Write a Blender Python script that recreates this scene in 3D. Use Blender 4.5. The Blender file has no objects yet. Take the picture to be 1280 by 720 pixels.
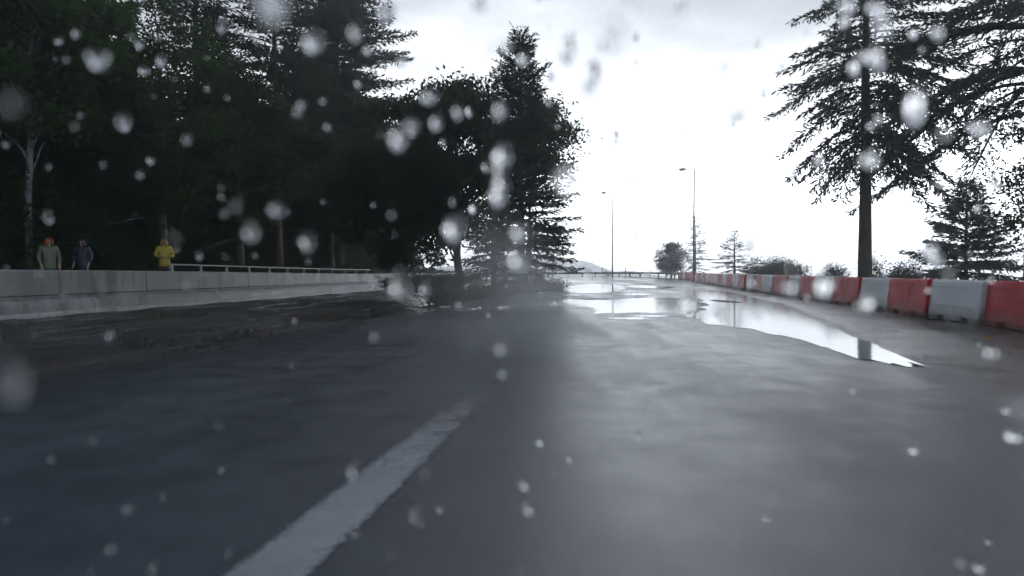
import bpy, bmesh, math, random
import numpy as np
from mathutils import Vector, Matrix

R = math.radians
scene = bpy.context.scene
COL = scene.collection

# ------------------------------------------------------------------ camera
CAM_H = 1.06
cam_d = bpy.data.cameras.new("camera")
cam = bpy.data.objects.new("camera", cam_d)
COL.objects.link(cam)
cam.location = (0, 0, CAM_H)
cam.rotation_euler = (R(90 - 1.37), R(0.5), 0)
cam_d.sensor_width = 36
cam_d.lens = 23.46
cam_d.clip_start = 0.02
cam_d.clip_end = 6000
cam_d.dof.use_dof = True
cam_d.dof.focus_distance = 26
cam_d.dof.aperture_fstop = 23.46 / 13.5
scene.camera = cam

# ------------------------------------------------------------------ sky (overcast, bright break ahead)
world = bpy.data.worlds.new("World")
scene.world = world
world.use_nodes = True
wt = world.node_tree
wt.nodes.clear()
SUN_EL, SUN_AZ = R(58), R(14)          # azimuth measured from +Y towards +X


def wn(t, **k):
    n = wt.nodes.new(t)
    for a, b in k.items():
        setattr(n, a, b)
    return n


def wmath(op, a, b=None, c=None):
    n = wn('ShaderNodeMath', operation=op)
    for i, v in enumerate((a, b, c)):
        if v is None:
            continue
        if isinstance(v, (int, float)):
            n.inputs[i].default_value = v
        else:
            wt.links.new(v, n.inputs[i])
    return n.outputs[0]


tc = wn('ShaderNodeTexCoord')
sep = wn('ShaderNodeSeparateXYZ')
wt.links.new(tc.outputs['Generated'], sep.inputs[0])
el = wmath('MULTIPLY', wmath('ARCSINE', sep.outputs['Z']), 180 / math.pi / 90)
cmap = wn('ShaderNodeMapping')
cmap.inputs['Scale'].default_value = (2.6, 2.6, 7.5)
wt.links.new(tc.outputs['Generated'], cmap.inputs[0])
cn = wn('ShaderNodeTexNoise')
cn.inputs['Scale'].default_value = 1.0
cn.inputs['Detail'].default_value = 5
cn.inputs['Roughness'].default_value = 0.52
wt.links.new(cmap.outputs[0], cn.inputs['Vector'])
# elevation wobbled by the cloud field, so the cloud deck has no ruled edge
elw = wmath('ADD', el, wmath('MULTIPLY', wmath('SUBTRACT', cn.outputs['Fac'], 0.5), 0.16))
ramp = wn('ShaderNodeValToRGB')
ramp.color_ramp.interpolation = 'EASE'
cr = ramp.color_ramp
stops = [(0.0, 4.2), (0.09, 3.2), (0.155, 1.40), (0.25, 0.80), (0.38, 0.50), (0.6, 0.27), (1.0, 0.21)]
while len(cr.elements) < len(stops):
    cr.elements.new(0.5)
tints = [(.93, .99, 1.06), (.93, .99, 1.06), (.95, .995, 1.05), (.91, .985, 1.10), (.78, .98, 1.34), (.70, .96, 1.5), (.74, .96, 1.42)]
for e, (p, v), t in zip(cr.elements, stops, tints):
    e.position = p
    e.color = (v * t[0], v * t[1], v * t[2], 1)
wt.links.new(elw, ramp.inputs[0])
# heavier cloud behind and to the left of the viewer
front = wmath('ADD', wmath('MULTIPLY', sep.outputs['Y'], 0.78), wmath('MULTIPLY', sep.outputs['X'], 0.6))
fr = wn('ShaderNodeMapRange')
fr.interpolation_type = 'SMOOTHSTEP'
fr.inputs['From Min'].default_value = -0.5
fr.inputs['From Max'].default_value = 0.75
fr.inputs['To Min'].default_value = 0.34
fr.inputs['To Max'].default_value = 1.0
wt.links.new(front, fr.inputs['Value'])
cl = wn('ShaderNodeMapRange')
cl.inputs['From Min'].default_value = 0.3
cl.inputs['From Max'].default_value = 0.7
cl.inputs['To Min'].default_value = 1.16
cl.inputs['To Max'].default_value = 0.84
wt.links.new(cn.outputs['Fac'], cl.inputs['Value'])
bg_cloud = wn('ShaderNodeBackground')
wt.links.new(ramp.outputs[0], bg_cloud.inputs['Color'])
wt.links.new(wmath('MULTIPLY', fr.outputs[0], cl.outputs[0]), bg_cloud.inputs['Strength'])
sky = wn('ShaderNodeTexSky', sky_type='NISHITA')
sky.sun_disc = False
sky.sun_elevation = SUN_EL
sky.sun_rotation = SUN_AZ
bg_sky = wn('ShaderNodeBackground')
bg_sky.inputs['Strength'].default_value = 0.05
wt.links.new(sky.outputs[0], bg_sky.inputs['Color'])
mixs = wn('ShaderNodeMixShader')
mixs.inputs[0].default_value = 0.94
wt.links.new(bg_sky.outputs[0], mixs.inputs[1])
wt.links.new(bg_cloud.outputs[0], mixs.inputs[2])
wo = wn('ShaderNodeOutputWorld')
wt.links.new(mixs.outputs[0], wo.inputs['Surface'])

sun_d = bpy.data.lights.new("sun", 'SUN')
sun_d.energy = 0.5
sun_d.angle = R(40)
sun_d.color = (1, .97, .93)
sun = bpy.data.objects.new("sun", sun_d)
COL.objects.link(sun)
sdir = Vector((math.sin(SUN_AZ) * math.cos(SUN_EL), math.cos(SUN_AZ) * math.cos(SUN_EL), math.sin(SUN_EL)))
sun.rotation_euler = sdir.to_track_quat('Z', 'Y').to_euler()
sun.location = (20, 60, 80)

vs = scene.view_settings
vs.view_transform = 'Standard'
vs.look = 'None'
vs.exposure = 0.0
vs.gamma = 1
vs.use_curve_mapping = False
scene.render.engine = 'CYCLES'
cy = scene.cycles
cy.max_bounces = 7
cy.diffuse_bounces = 3
cy.glossy_bounces = 3
cy.transmission_bounces = 6
cy.volume_bounces = 2
cy.caustics_reflective = False
cy.caustics_refractive = False
cy.use_denoising = True
cy.denoising_input_passes = 'RGB'

# ------------------------------------------------------------------ helpers


class MB:
    """collects vertices and faces, builds one mesh object"""

    def __init__(s):
        s.v, s.f, s.m = [], [], []

    def face(s, pts, mi=0):
        k = len(s.v)
        s.v += [tuple(p) for p in pts]
        s.f.append(tuple(range(k, k + len(pts))))
        s.m.append(mi)

    def box(s, c, size, rot=None, mi=0):
        k = len(s.v)
        for sx in (-.5, .5):
            for sy in (-.5, .5):
                for sz in (-.5, .5):
                    p = Vector((sx * size[0], sy * size[1], sz * size[2]))
                    if rot is not None:
                        p = rot @ p
                    s.v.append(tuple(p + Vector(c)))
        for q in ((0, 1, 3, 2), (4, 6, 7, 5), (0, 4, 5, 1), (2, 3, 7, 6), (0, 2, 6, 4), (1, 5, 7, 3)):
            s.f.append(tuple(k + i for i in q))
            s.m.append(mi)

    def tube(s, pts, radii, n=8, mi=0, cap=True):
        pts = [Vector(p) for p in pts]
        k0 = len(s.v)
        up = Vector((0, 0, 1))
        for i, p in enumerate(pts):
            d = (pts[min(i + 1, len(pts) - 1)] - pts[max(i - 1, 0)])
            d = d.normalized() if d.length > 1e-9 else Vector((0, 0, 1))
            a = d.cross(up)
            if a.length < 0.05:
                a = d.cross(Vector((1, 0, 0)))
            a.normalize()
            b = a.cross(d)
            for j in range(n):
                t = 2 * math.pi * j / n
                s.v.append(tuple(p + (a * math.cos(t) + b * math.sin(t)) * radii[i]))
        for i in range(len(pts) - 1):
            for j in range(n):
                a0 = k0 + i * n + j
                a1 = k0 + i * n + (j + 1) % n
                s.f.append((a0, a1, a1 + n, a0 + n))
                s.m.append(mi)
        if cap:
            s.f.append(tuple(k0 + j for j in range(n))[::-1])
            s.m.append(mi)
            e = k0 + (len(pts) - 1) * n
            s.f.append(tuple(e + j for j in range(n)))
            s.m.append(mi)

    def mesh(s, name, mats, smooth=False):
        me = bpy.data.meshes.new(name)
        me.from_pydata(s.v, [], s.f)
        for m in (mats if isinstance(mats, (list, tuple)) else [mats]):
            me.materials.append(m)
        me.polygons.foreach_set('material_index', s.m)
        if smooth:
            me.polygons.foreach_set('use_smooth', [True] * len(s.f))
        me.update()
        return me

    def build(s, name, mats, parent=None, smooth=False):
        return link(name, s.mesh(name, mats, smooth), parent)


def link(name, data, parent=None):
    o = bpy.data.objects.new(name, data)
    COL.objects.link(o)
    if parent is not None:
        o.parent = parent
    return o


def tag(o, label=None, cat=None, group=None, kind=None):
    if label:
        o['label'] = label
    if cat:
        o['category'] = cat
    if group:
        o['group'] = group
    if kind:
        o['kind'] = kind
    return o


def thing(name, loc, label, cat, group=None, rz=0.0):
    o = bpy.data.objects.new(name, None)
    o.empty_display_size = 0.3
    COL.objects.link(o)
    o.location = loc
    o.rotation_euler = (0, 0, rz)
    return tag(o, label, cat, group)


def bevel(o, w, seg=2):
    m = o.modifiers.new('bevel', 'BEVEL')
    m.width = w
    m.segments = seg
    m.limit_method = 'ANGLE'
    m.angle_limit = R(35)
    return o


def quad_mesh(name, V, nq, mat, nv=4):
    """V: (nq*nv,3) array of separate quads"""
    me = bpy.data.meshes.new(name)
    me.vertices.add(nq * nv)
    me.vertices.foreach_set('co', np.asarray(V, dtype=np.float32).ravel())
    me.loops.add(nq * nv)
    me.loops.foreach_set('vertex_index', np.arange(nq * nv, dtype=np.int32))
    me.polygons.add(nq)
    me.polygons.foreach_set('loop_start', np.arange(0, nq * nv, nv, dtype=np.int32))
    me.polygons.foreach_set('loop_total', np.full(nq, nv, dtype=np.int32))
    me.materials.append(mat)
    me.update(calc_edges=True)
    return me


# ------------------------------------------------------------------ materials


class NT:
    def __init__(s, name):
        s.mat = bpy.data.materials.new(name)
        s.mat.use_nodes = True
        s.t = s.mat.node_tree
        s.bsdf = s.t.nodes['Principled BSDF']
        s.out = s.t.nodes['Material Output']
        s.tc = s.t.nodes.new('ShaderNodeTexCoord')

    def n(s, t, **k):
        x = s.t.nodes.new(t)
        for a, b in k.items():
            setattr(x, a, b)
        return x

    def l(s, a, b):
        s.t.links.new(a, b)

    def noise(s, scale, detail=4, rough=.55, coord='Object', stretch=None):
        x = s.n('ShaderNodeTexNoise')
        x.inputs['Scale'].default_value = scale
        x.inputs['Detail'].default_value = detail
        x.inputs['Roughness'].default_value = rough
        if stretch:
            m = s.n('ShaderNodeMapping')
            m.inputs['Scale'].default_value = stretch
            s.l(s.tc.outputs[coord], m.inputs[0])
            s.l(m.outputs[0], x.inputs['Vector'])
        else:
            s.l(s.tc.outputs[coord], x.inputs['Vector'])
        return x.outputs['Fac']

    def ramp(s, fac, stops):
        x = s.n('ShaderNodeValToRGB')
        cr = x.color_ramp
        while len(cr.elements) < len(stops):
            cr.elements.new(.5)
        for e, (p, c) in zip(cr.elements, stops):
            e.position = p
            e.color = (c, c, c, 1) if isinstance(c, (int, float)) else (*c, 1)
        s.l(fac, x.inputs[0])
        return x.outputs[0]

    def rng(s, v, a, b, c, d):
        x = s.n('ShaderNodeMapRange')
        for k, val in zip(('From Min', 'From Max', 'To Min', 'To Max'), (a, b, c, d)):
            x.inputs[k].default_value = val
        s.l(v, x.inputs['Value'])
        return x.outputs[0]

    def math(s, op, a, b=None):
        x = s.n('ShaderNodeMath', operation=op)
        for i, v in enumerate((a, b)):
            if v is None:
                continue
            if isinstance(v, (int, float)):
                x.inputs[i].default_value = v
            else:
                s.l(v, x.inputs[i])
        return x.outputs[0]

    def mix(s, fac, a, b):
        x = s.n('ShaderNodeMix', data_type='RGBA')
        for sock, v in ((x.inputs['Factor'], fac), (x.inputs['A'], a), (x.inputs['B'], b)):
            if isinstance(v, (int, float)):
                sock.default_value = v
            elif isinstance(v, tuple):
                sock.default_value = (*v, 1)
            else:
                s.l(v, sock)
        return x.outputs['Result']

    def bump(s, h, strength=.3, dist=.02):
        x = s.n('ShaderNodeBump')
        x.inputs['Strength'].default_value = strength
        x.inputs['Distance'].default_value = dist
        s.l(h, x.inputs['Height'])
        s.l(x.outputs[0], s.bsdf.inputs['Normal'])

    def set(s, **k):
        for a, v in k.items():
            i = s.bsdf.inputs[a.replace('_', ' ')]
            if isinstance(v, (int, float)):
                i.default_value = v
            elif isinstance(v, tuple):
                i.default_value = (*v, 1)
            else:
                s.l(v, i)
        return s


def m_asphalt():
    a = NT('wet_asphalt')
    big = a.noise(.22, 4)
    lanes = a.noise(.5, 3, stretch=(1.6, .12, 1))
    fine = a.noise(70, 3, .7)
    grit = a.noise(190, 2, .7)
    mid = a.noise(2.2, 5, .6)
    col = a.mix(a.rng(mid, .3, .7, 0, 1), (.018, .026, .038), (.036, .047, .062))
    col = a.mix(a.rng(fine, .45, .75, 0, .5), col, (.085, .09, .10))
    col = a.mix(a.rng(grit, .58, .78, 0, .6), col, (.14, .14, .145))
    ro = a.math('ADD', a.rng(big, .3, .7, .24, .38), a.rng(lanes, .3, .7, -.06, .12))
    ro = a.math('ADD', ro, a.rng(mid, .3, .7, -.06, .07))
    a.set(Base_Color=col, Roughness=ro, IOR=1.52)
    h = a.math('ADD', a.math('MULTIPLY', fine, .5), a.math('MULTIPLY', a.noise(7, 4), .45))
    h = a.math('ADD', h, a.math('MULTIPLY', grit, .3))
    a.bump(h, .34, .014)
    return a.mat


def m_water(name, bump=.02, scale=3.0, col=(.02, .024, .028)):
    a = NT(name)
    a.set(Base_Color=col, Roughness=.075, IOR=1.333)
    a.bump(a.noise(scale, 4), bump, .02)
    return a.mat


def m_verge():
    a = NT('wet_gravel')
    n1, n2, n3 = a.noise(.9, 5), a.noise(9, 5, .65), a.noise(40, 3, .7)
    col = a.mix(a.rng(n1, .35, .65, 0, 1), (.050, .047, .045), (.11, .105, .10))
    col = a.mix(a.rng(n3, .5, .75, 0, .8), col, (.19, .175, .16))
    a.set(Base_Color=col, Roughness=a.rng(n1, .35, .6, .5, .16), IOR=1.36)
    a.bump(a.math('ADD', n2, n3), .5, .02)
    return a.mat


def m_mud():
    a = NT('wet_earth')
    n1 = a.noise(.55, 5, stretch=(1.5, .45, 1))
    n2, n3 = a.noise(4, 5, .65), a.noise(30, 3, .7)
    wet = a.noise(.9, 5, .6, stretch=(1.7, .35, 1))
    col = a.mix(a.rng(n1, .38, .62, 0, 1), (.012, .013, .015), (.050, .052, .056))
    col = a.mix(a.rng(n2, .5, .75, 0, .8), col, (.016, .018, .013))
    col = a.mix(a.rng(n3, .5, .8, 0, .7), col, (.11, .105, .10))
    a.set(Base_Color=col, Roughness=a.rng(wet, .42, .58, .10, .6), IOR=1.38)
    a.bump(a.math('ADD', n2, n3), .45, .03)
    return a.mat


def m_ground():
    a = NT('forest_floor')
    n1, n2 = a.noise(.3, 5), a.noise(6, 5, .7)
    col = a.mix(a.rng(n1, .35, .65, 0, 1), (.018, .020, .012), (.035, .036, .020))
    col = a.mix(a.rng(n2, .5, .8, 0, .6), col, (.05, .038, .022))
    a.set(Base_Color=col, Roughness=.8)
    a.bump(n2, .6, .05)
    return a.mat


def m_concrete(name='weathered_concrete', base=(.28, .29, .285), dark=(.13, .14, .135), sc=1.0):
    a = NT(name)
    n1 = a.noise(.8 * sc, 5, .6)
    st = a.noise(1.0, 5, .65, stretch=(2.4, 2.4, .35))
    f = a.noise(22, 4, .7)
    col = a.mix(a.rng(n1, .35, .68, 0, 1), dark, base)
    col = a.mix(a.rng(st, .48, .68, 0, .9), col, (dark[0] * .45, dark[1] * .58, dark[2] * .5))
    col = a.mix(a.rng(f, .55, .8, 0, .4), col, (base[0] * 1.3, base[1] * 1.3, base[2] * 1.25))
    a.set(Base_Color=col, Roughness=a.rng(n1, .3, .7, .35, .65))
    a.bump(f, .3, .01)
    return a.mat


def m_plastic(name, c, c2):
    a = NT(name)
    g = a.noise(1.7, 5, .6)
    st = a.noise(2.5, 5, .65, stretch=(2.5, 2.5, .4))
    oi = a.n('ShaderNodeObjectInfo')
    col = a.mix(a.rng(g, .3, .7, 0, 1), c, c2)
    col = a.mix(a.math('MULTIPLY', oi.outputs['Random'], .35), col, (c[0] * .55, c[1] * .55, c[2] * .55))
    col = a.mix(a.rng(st, .55, .8, 0, .6), col, (.12, .11, .10))
    # road dirt splashed along the foot
    sep = a.n('ShaderNodeSeparateXYZ')
    a.l(a.tc.outputs['Object'], sep.inputs[0])
    hz = a.math('ADD', sep.outputs['Z'], a.rng(a.noise(6, 4), .2, .8, -.12, .12))
    col = a.mix(a.rng(hz, .02, .34, .8, 0), col, (.07, .065, .06))
    a.set(Base_Color=col, Roughness=a.rng(g, .3, .7, .45, .65))
    a.bsdf.inputs['Specular IOR Level'].default_value = .22
    a.bump(a.noise(9, 4), .12, .02)
    return a.mat


def m_bark(name, c1, c2, pale=None):
    a = NT(name)
    n = a.noise(3, 5, .65, stretch=(3, 3, .5))
    col = a.mix(a.rng(n, .35, .68, 0, 1), c1, c2)
    if pale:
        b = a.noise(2.2, 4, .6, stretch=(.6, .6, 5))
        col = a.mix(a.rng(b, .5, .62, 0, .9), col, pale)
    a.set(Base_Color=col, Roughness=.7)
    a.bump(n, .8, .03)
    return a.mat


def m_foliage(name, c1, c2, c3):
    a = NT(name)
    n1, n2 = a.noise(.7, 3), a.noise(9, 2)
    col = a.mix(a.rng(n1, .35, .65, 0, 1), c1, c2)
    col = a.mix(a.rng(n2, .5, .75, 0, .8), col, c3)
    a.set(Base_Color=col, Roughness=.55, IOR=1.33)
    a.bsdf.inputs['Specular IOR Level'].default_value = .3
    tr = a.n('ShaderNodeBsdfTranslucent')
    a.l(a.mix(.5, col, tuple(min(1, x * 2.6) for x in c3)), tr.inputs['Color'])
    mx = a.n('ShaderNodeMixShader')
    mx.inputs[0].default_value = .4
    a.l(a.bsdf.outputs[0], mx.inputs[1])
    a.l(tr.outputs[0], mx.inputs[2])
    a.l(mx.outputs[0], a.out.inputs['Surface'])
    return a.mat


def m_simple(name, c, rough=.5, metal=0.0, var=.3, sc=5):
    a = NT(name)
    n = a.noise(sc, 4)
    col = a.mix(a.rng(n, .3, .7, 0, 1), c, tuple(x * (1 - var) for x in c))
    a.set(Base_Color=col, Roughness=rough, Metallic=metal)
    return a.mat


def m_paint():
    a = NT('worn_road_paint')
    n = a.noise(1.6, 6, .7)
    f = a.noise(26, 4, .75)
    w = a.noise(4.5, 5, .7)
    uv = a.n('ShaderNodeAttribute', attribute_name='across')
    edge = a.math('ABSOLUTE', uv.outputs['Fac'])
    wear = a.math('ADD', a.math('MULTIPLY', a.math('POWER', edge, 5), 1.0), a.rng(w, .3, .7, -.10, .2))
    wear = a.math('ADD', wear, a.rng(f, .3, .7, -.25, .3))
    sep = a.n('ShaderNodeSeparateXYZ')
    a.l(a.tc.outputs['Object'], sep.inputs[0])
    wear = a.math('ADD', wear, a.rng(sep.outputs['Y'], 3.2, 6.2, 0, .75))
    col = a.mix(a.rng(n, .3, .7, 0, 1), (.34, .35, .37), (.22, .23, .245))
    a.set(Base_Color=col, Roughness=a.rng(n, .3, .7, .34, .44), IOR=1.40)
    a.bump(f, .3, .012)
    tp_ = a.n('ShaderNodeBsdfTransparent')
    mx = a.n('ShaderNodeMixShader')
    a.l(a.rng(wear, .22, .80, 0, 1), mx.inputs[0])
    a.l(a.bsdf.outputs[0], mx.inputs[1])
    a.l(tp_.outputs[0], mx.inputs[2])
    a.l(mx.outputs[0], a.out.inputs['Surface'])
    return a.mat


M = dict(
    asphalt=m_asphalt(), puddle=m_water('standing_water', .05, 11), added_lake=m_water('added_lake_water', .05, .25, (.05, .06, .07)),
    verge=m_verge(), mud=m_mud(), ground=m_ground(), concrete=m_concrete(),
    kerbstone=m_concrete('pale_concrete', (.45, .45, .44), (.28, .28, .275)),
    red=m_plastic('red_plastic', (.66, .008, .026), (.52, .008, .020)),
    white=m_plastic('white_plastic', (.84, .87, .90), (.68, .71, .74)),
    bark=m_bark('grey_brown_bark', (.030, .026, .024), (.075, .066, .060)),
    redbark=m_bark('red_brown_bark', (.035, .016, .012), (.075, .034, .024)),
    birchbark=m_bark('pale_bark', (.12, .125, .14), (.20, .205, .22), (.03, .03, .035)),
    needles=m_foliage('needles', (.010, .021, .013), (.016, .030, .017), (.026, .042, .023)),
    needles_right=m_foliage('haze_lightened_needles', (.045, .054, .050), (.062, .072, .064), (.088, .098, .086)),  # lighter, greyer copy: haze and glow over the right-hand trees put into the colour
    leaves=m_foliage('leaves', (.010, .032, .008), (.017, .045, .010), (.035, .068, .016)),
    leaves_dark=m_foliage('dark_leaves', (.012, .029, .014), (.020, .039, .017), (.034, .058, .026)),
    under=m_foliage('undergrowth_leaves', (.007, .026, .007), (.012, .036, .009), (.026, .058, .014)),
    steel=m_simple('galvanised_steel', (.30, .31, .32), .4, .7),
    lampmetal=m_simple('dull_grey_metal', (.13, .13, .135), .5, .3),
    railpaint=m_simple('pale_painted_rail', (.42, .43, .42), .45),
    glass=m_simple('lamp_glass', (.55, .56, .56), .2),
    rail_dark=m_simple('weathered_rail', (.11, .115, .12), .5, .3),
    litter=m_foliage('fallen_leaves', (.16, .07, .02), (.10, .045, .018), (.24, .13, .04)),
    grass=m_foliage('rough_grass', (.014, .022, .009), (.024, .030, .012), (.05, .046, .024)),
    hill=m_simple('wooded_slope', (.05, .065, .055), .8, 0, .4, .06),
)

# ------------------------------------------------------------------ terrain
ROAD_DIR = .165


def sm(a, b, x):
    t = min(1, max(0, (x - a) / (b - a)))
    return t * t * (3 - 2 * t)


def road_z(y):
    return .26 * sm(45, 98, y)


def wall_x(y):
    return -15.8 + ROAD_DIR * y


def barrier_x(y):
    return 6.8 + .163 * y


ADDED_LAKE_Z = -13.0


def ground_z(x, y):
    z = road_z(y) - .05
    # wooded bank behind the left wall
    d = wall_x(min(y, 66)) - .35 - x
    if d > 0:
        z += (.55 + .5 * sm(18.5, 25, y)) * sm(0, .5, d) + 11 * sm(2, 60, d)
    # slope down to the added water sheet beyond the barrier and beyond the bend
    d = max(x - (barrier_x(min(max(y, -40), 66)) + .8), (y - 103.5))
    if d > 0:
        z -= 16 * sm(0, 48, d) + .15 * sm(0, 3, d)
    return z


def axis(pts):
    out = []
    for a, b, s in pts:
        n = max(1, round((b - a) / s))
        out += [a + (b - a) * i / n for i in range(n)]
    out.append(pts[-1][1])
    return out


gx = axis([(-840, -120, 72), (-120, -40, 8), (-40, 45, .8), (45, 120, 7), (120, 840, 72)])
gy = axis([(-240, -40, 40), (-40, -10, 3), (-10, 50, .8), (50, 115, 1.6), (115, 170, 6), (170, 1200, 80)])
mb = MB()
for y in gy:
    for x in gx:
        j = .05 * math.sin(x * 1.3 + 2 * math.sin(y * .7)) if abs(x) < 60 else 0
        z = ground_z(x, y)
        if x < wall_x(min(y, 66)) - 1 or x > barrier_x(min(max(y, -40), 66)) + 2:
            z += j
        mb.v.append((x, y, z))
W = len(gx)
for i in range(len(gy) - 1):
    for k in range(W - 1):
        a = i * W + k
        mb.f.append((a, a + 1, a + W + 1, a + W))
        mb.m.append(0)
tag(mb.build('ground', M['ground'], smooth=True), kind='structure')

mb = MB()
mb.face([(-820, -200, ADDED_LAKE_Z), (820, -200, ADDED_LAKE_Z), (820, 1190, ADDED_LAKE_Z), (-820, 1190, ADDED_LAKE_Z)])
tag(mb.build('added_lake', M['added_lake']), kind='structure')  # water sheet added to mirror the white sky beyond the barriers


def smooth_line(pts, n):
    """Catmull-Rom resampling of a plan polyline"""
    P = [Vector(p) for p in pts]
    P = [P[0] * 2 - P[1]] + P + [P[-1] * 2 - P[-2]]
    out = []
    segs = len(P) - 3
    for i in range(n):
        t = i / (n - 1) * segs
        k = min(int(t), segs - 1)
        u = t - k
        p0, p1, p2, p3 = P[k:k + 4]
        out.append(.5 * ((2 * p1) + (p2 - p0) * u + (2 * p0 - 5 * p1 + 4 * p2 - p3) * u * u + (3 * p1 - p0 - 3 * p2 + p3) * u ** 3))
    return out


LEFT = [(-8.8, -18), (-7.2, -8), (-5.85, 0), (-4.8, 6.3), (-3.4, 13), (-2.35, 17), (-.85, 19.6), (.35, 23), (1.8, 36), (3.0, 58), (.5, 75), (-7, 83), (-34, 84)]
RIGHT = [(-.6, -18), (1.4, -8), (3.0, 0), (4.45, 6.3), (6.3, 13), (7.45, 17), (8.3, 20), (9.4, 25), (11.8, 36), (15.3, 58), (16.6, 76), (9.5, 94.0), (-34, 97)]
NL = 240
Ls, Rs = smooth_line(LEFT, NL), smooth_line(RIGHT, NL)
rnd = random.Random(4)
for i in range(NL):          # slightly broken asphalt edges
    Ls[i] = Ls[i] + Vector((.10 * math.sin(i * 1.1) + rnd.uniform(-.06, .06), 0))
    Rs[i] = Rs[i] + Vector((.06 * math.sin(i * .9) + rnd.uniform(-.03, .03), 0))
mb = MB()
K = 14
for i in range(NL):
    for k in range(-1, K + 2):
        t = min(1, max(0, k / K))
        p = Ls[i].lerp(Rs[i], t)
        z = road_z(p.y)
        if k in (-1, K + 1):
            z -= .12
        mb.v.append((p.x, p.y, z))
W = K + 3
for i in range(NL - 1):
    for k in range(W - 1):
        a = i * W + k
        mb.f.append((a, a + 1, a + W + 1, a + W))
        mb.m.append(0)
tag(mb.build('road', M['asphalt'], smooth=True), kind='structure')


def road_surface(x, y):
    """height of the road crown under a point (nearest cross-section in y, first branch)"""
    best = min(range(NL), key=lambda i: abs((Ls[i].y + Rs[i].y) / 2 - y) + (0 if Rs[i].x > 2 or y < 2 else 50))
    a, b = Ls[best], Rs[best]
    t = min(1, max(0, (x - a.x) / (b.x - a.x)))
    return road_z(y)


# verges
def strip(name, inner, outer, dz, mat, n, K=6, skirt=0):
    mb = MB()
    for i in range(n):
        for k in range(K + 1):
            p = inner[i].lerp(outer[i], k / K)
            mb.v.append((p.x, p.y, road_z(p.y) + dz + (-skirt if k == 0 and skirt else 0) + (.025 * math.sin(p.x * 2.1 + p.y * 1.7) * (1 if 1 < k < K else 0))))
    for i in range(n - 1):
        for k in range(K):
            a = i * (K + 1) + k
            mb.f.append((a, a + 1, a + K + 2, a + K + 1))
            mb.m.append(0)
    return tag(mb.build(name, mat, smooth=True), kind='structure')


ys = [-16 + i * .75 for i in range(116)]


def edge_x(line, y):
    for i in range(NL - 1):
        if line[i].y <= y <= line[i + 1].y:
            t = (y - line[i].y) / max(1e-6, line[i + 1].y - line[i].y)
            return line[i].x + (line[i + 1].x - line[i].x) * t
    return line[0].x


strip('verge_right', [Vector((edge_x(Rs, y) - .12, y)) for y in ys], [Vector((barrier_x(y) + .9, y)) for y in ys], -.006, M['verge'], len(ys), 8)
ysl = [y for y in ys if y < 62]
strip('verge_left', [Vector((edge_x(Ls, y) + .15, y)) for y in ysl], [Vector((wall_x(y) + .02, y)) for y in ysl], -.005, M['mud'], len(ysl), 10)


def puddle(name, pts, z, seed, mat=None, amp=.12):
    """irregular water sheet: outline roughened"""
    rr = random.Random(seed)
    P = smooth_line(pts + [pts[0]], 110)[:-1]
    c = sum((p for p in P), Vector((0, 0))) / len(P)
    out = []
    for i, p in enumerate(P):
        d = (p - c)
        k = 1 + amp * (.6 * math.sin(i * .93 + seed) + .5 * math.sin(i * 1.71 + seed * 2) + rr.uniform(-.4, .4)) * min(1, 1.5 / max(.3, d.length))
        out.append(c + d * k)
    bm = bmesh.new()
    vs_ = [bm.verts.new((p.x, p.y, z(p.x, p.y) if callable(z) else z)) for p in out]
    f = bm.faces.new(vs_)
    bmesh.ops.triangulate(bm, faces=[f])
    for cut in range(8, 74, 2):
        bmesh.ops.bisect_plane(bm, geom=bm.verts[:] + bm.edges[:] + bm.faces[:], plane_co=(0, cut, 0), plane_no=(0, 1, 0))
    for v_ in bm.verts:
        v_.co.z = z(v_.co.x, v_.co.y)
    bmesh.ops.recalc_face_normals(bm, faces=bm.faces)
    for f in bm.faces:
        if f.normal.z < 0:
            f.normal_flip()
    me = bpy.data.meshes.new(name)
    bm.to_mesh(me)
    bm.free()
    me.materials.append(mat or M['puddle'])
    return tag(link(name, me), kind='structure')


def zr(off):
    return lambda x, y: road_z(y) + off


# standing water on the road and along its right edge
puddle('puddle', [Vector(p) for p in ((2.05, 16.6), (3.4, 16.9), (4.5, 16.5), (6.0, 21.0), (6.9, 25.3), (5.0, 26.0), (3.4, 24.6), (1.9, 25.4), (1.75, 22.0), (2.3, 19.0))], zr(.005), 3, amp=.16)
puddle('puddle', [Vector(p) for p in ((3.1, 32), (4.6, 33), (6.0, 36.5), (8.0, 50), (6.0, 54), (4.2, 48), (2.9, 40))], zr(.005), 5, amp=.2)
puddle('puddle', [Vector(p) for p in ((4.3, 7.2), (4.6, 7.7), (5.35, 10.4), (6.6, 14.7), (8.3, 20.3), (9.2, 25.3), (10.6, 33), (9.6, 35.4), (7.2, 27), (5.0, 19), (3.9, 14.2), (4.25, 11.6), (4.3, 9.6), (4.1, 8.0))], zr(.005), 8, amp=.14)
for q_, (x_, y_, a_, b_) in enumerate(((1.6, 27.5, .7, 1.5), (2.6, 14.9, .5, .35), (7.2, 22.5, .35, 1.0), (2.6, 30.0, .6, 1.0), (5.6, 30.5, .9, 1.2), (3.3, 15.6, .5, .3), (9.0, 44, 1.2, 4.0), (4.9, 66, 2.2, 4.0))):
    puddle('puddle', [Vector((x_ + a_ * math.cos(t_ * .785), y_ + b_ * math.sin(t_ * .785))) for t_ in range(8)], zr(.005), 20 + q_, amp=.3)

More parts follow.
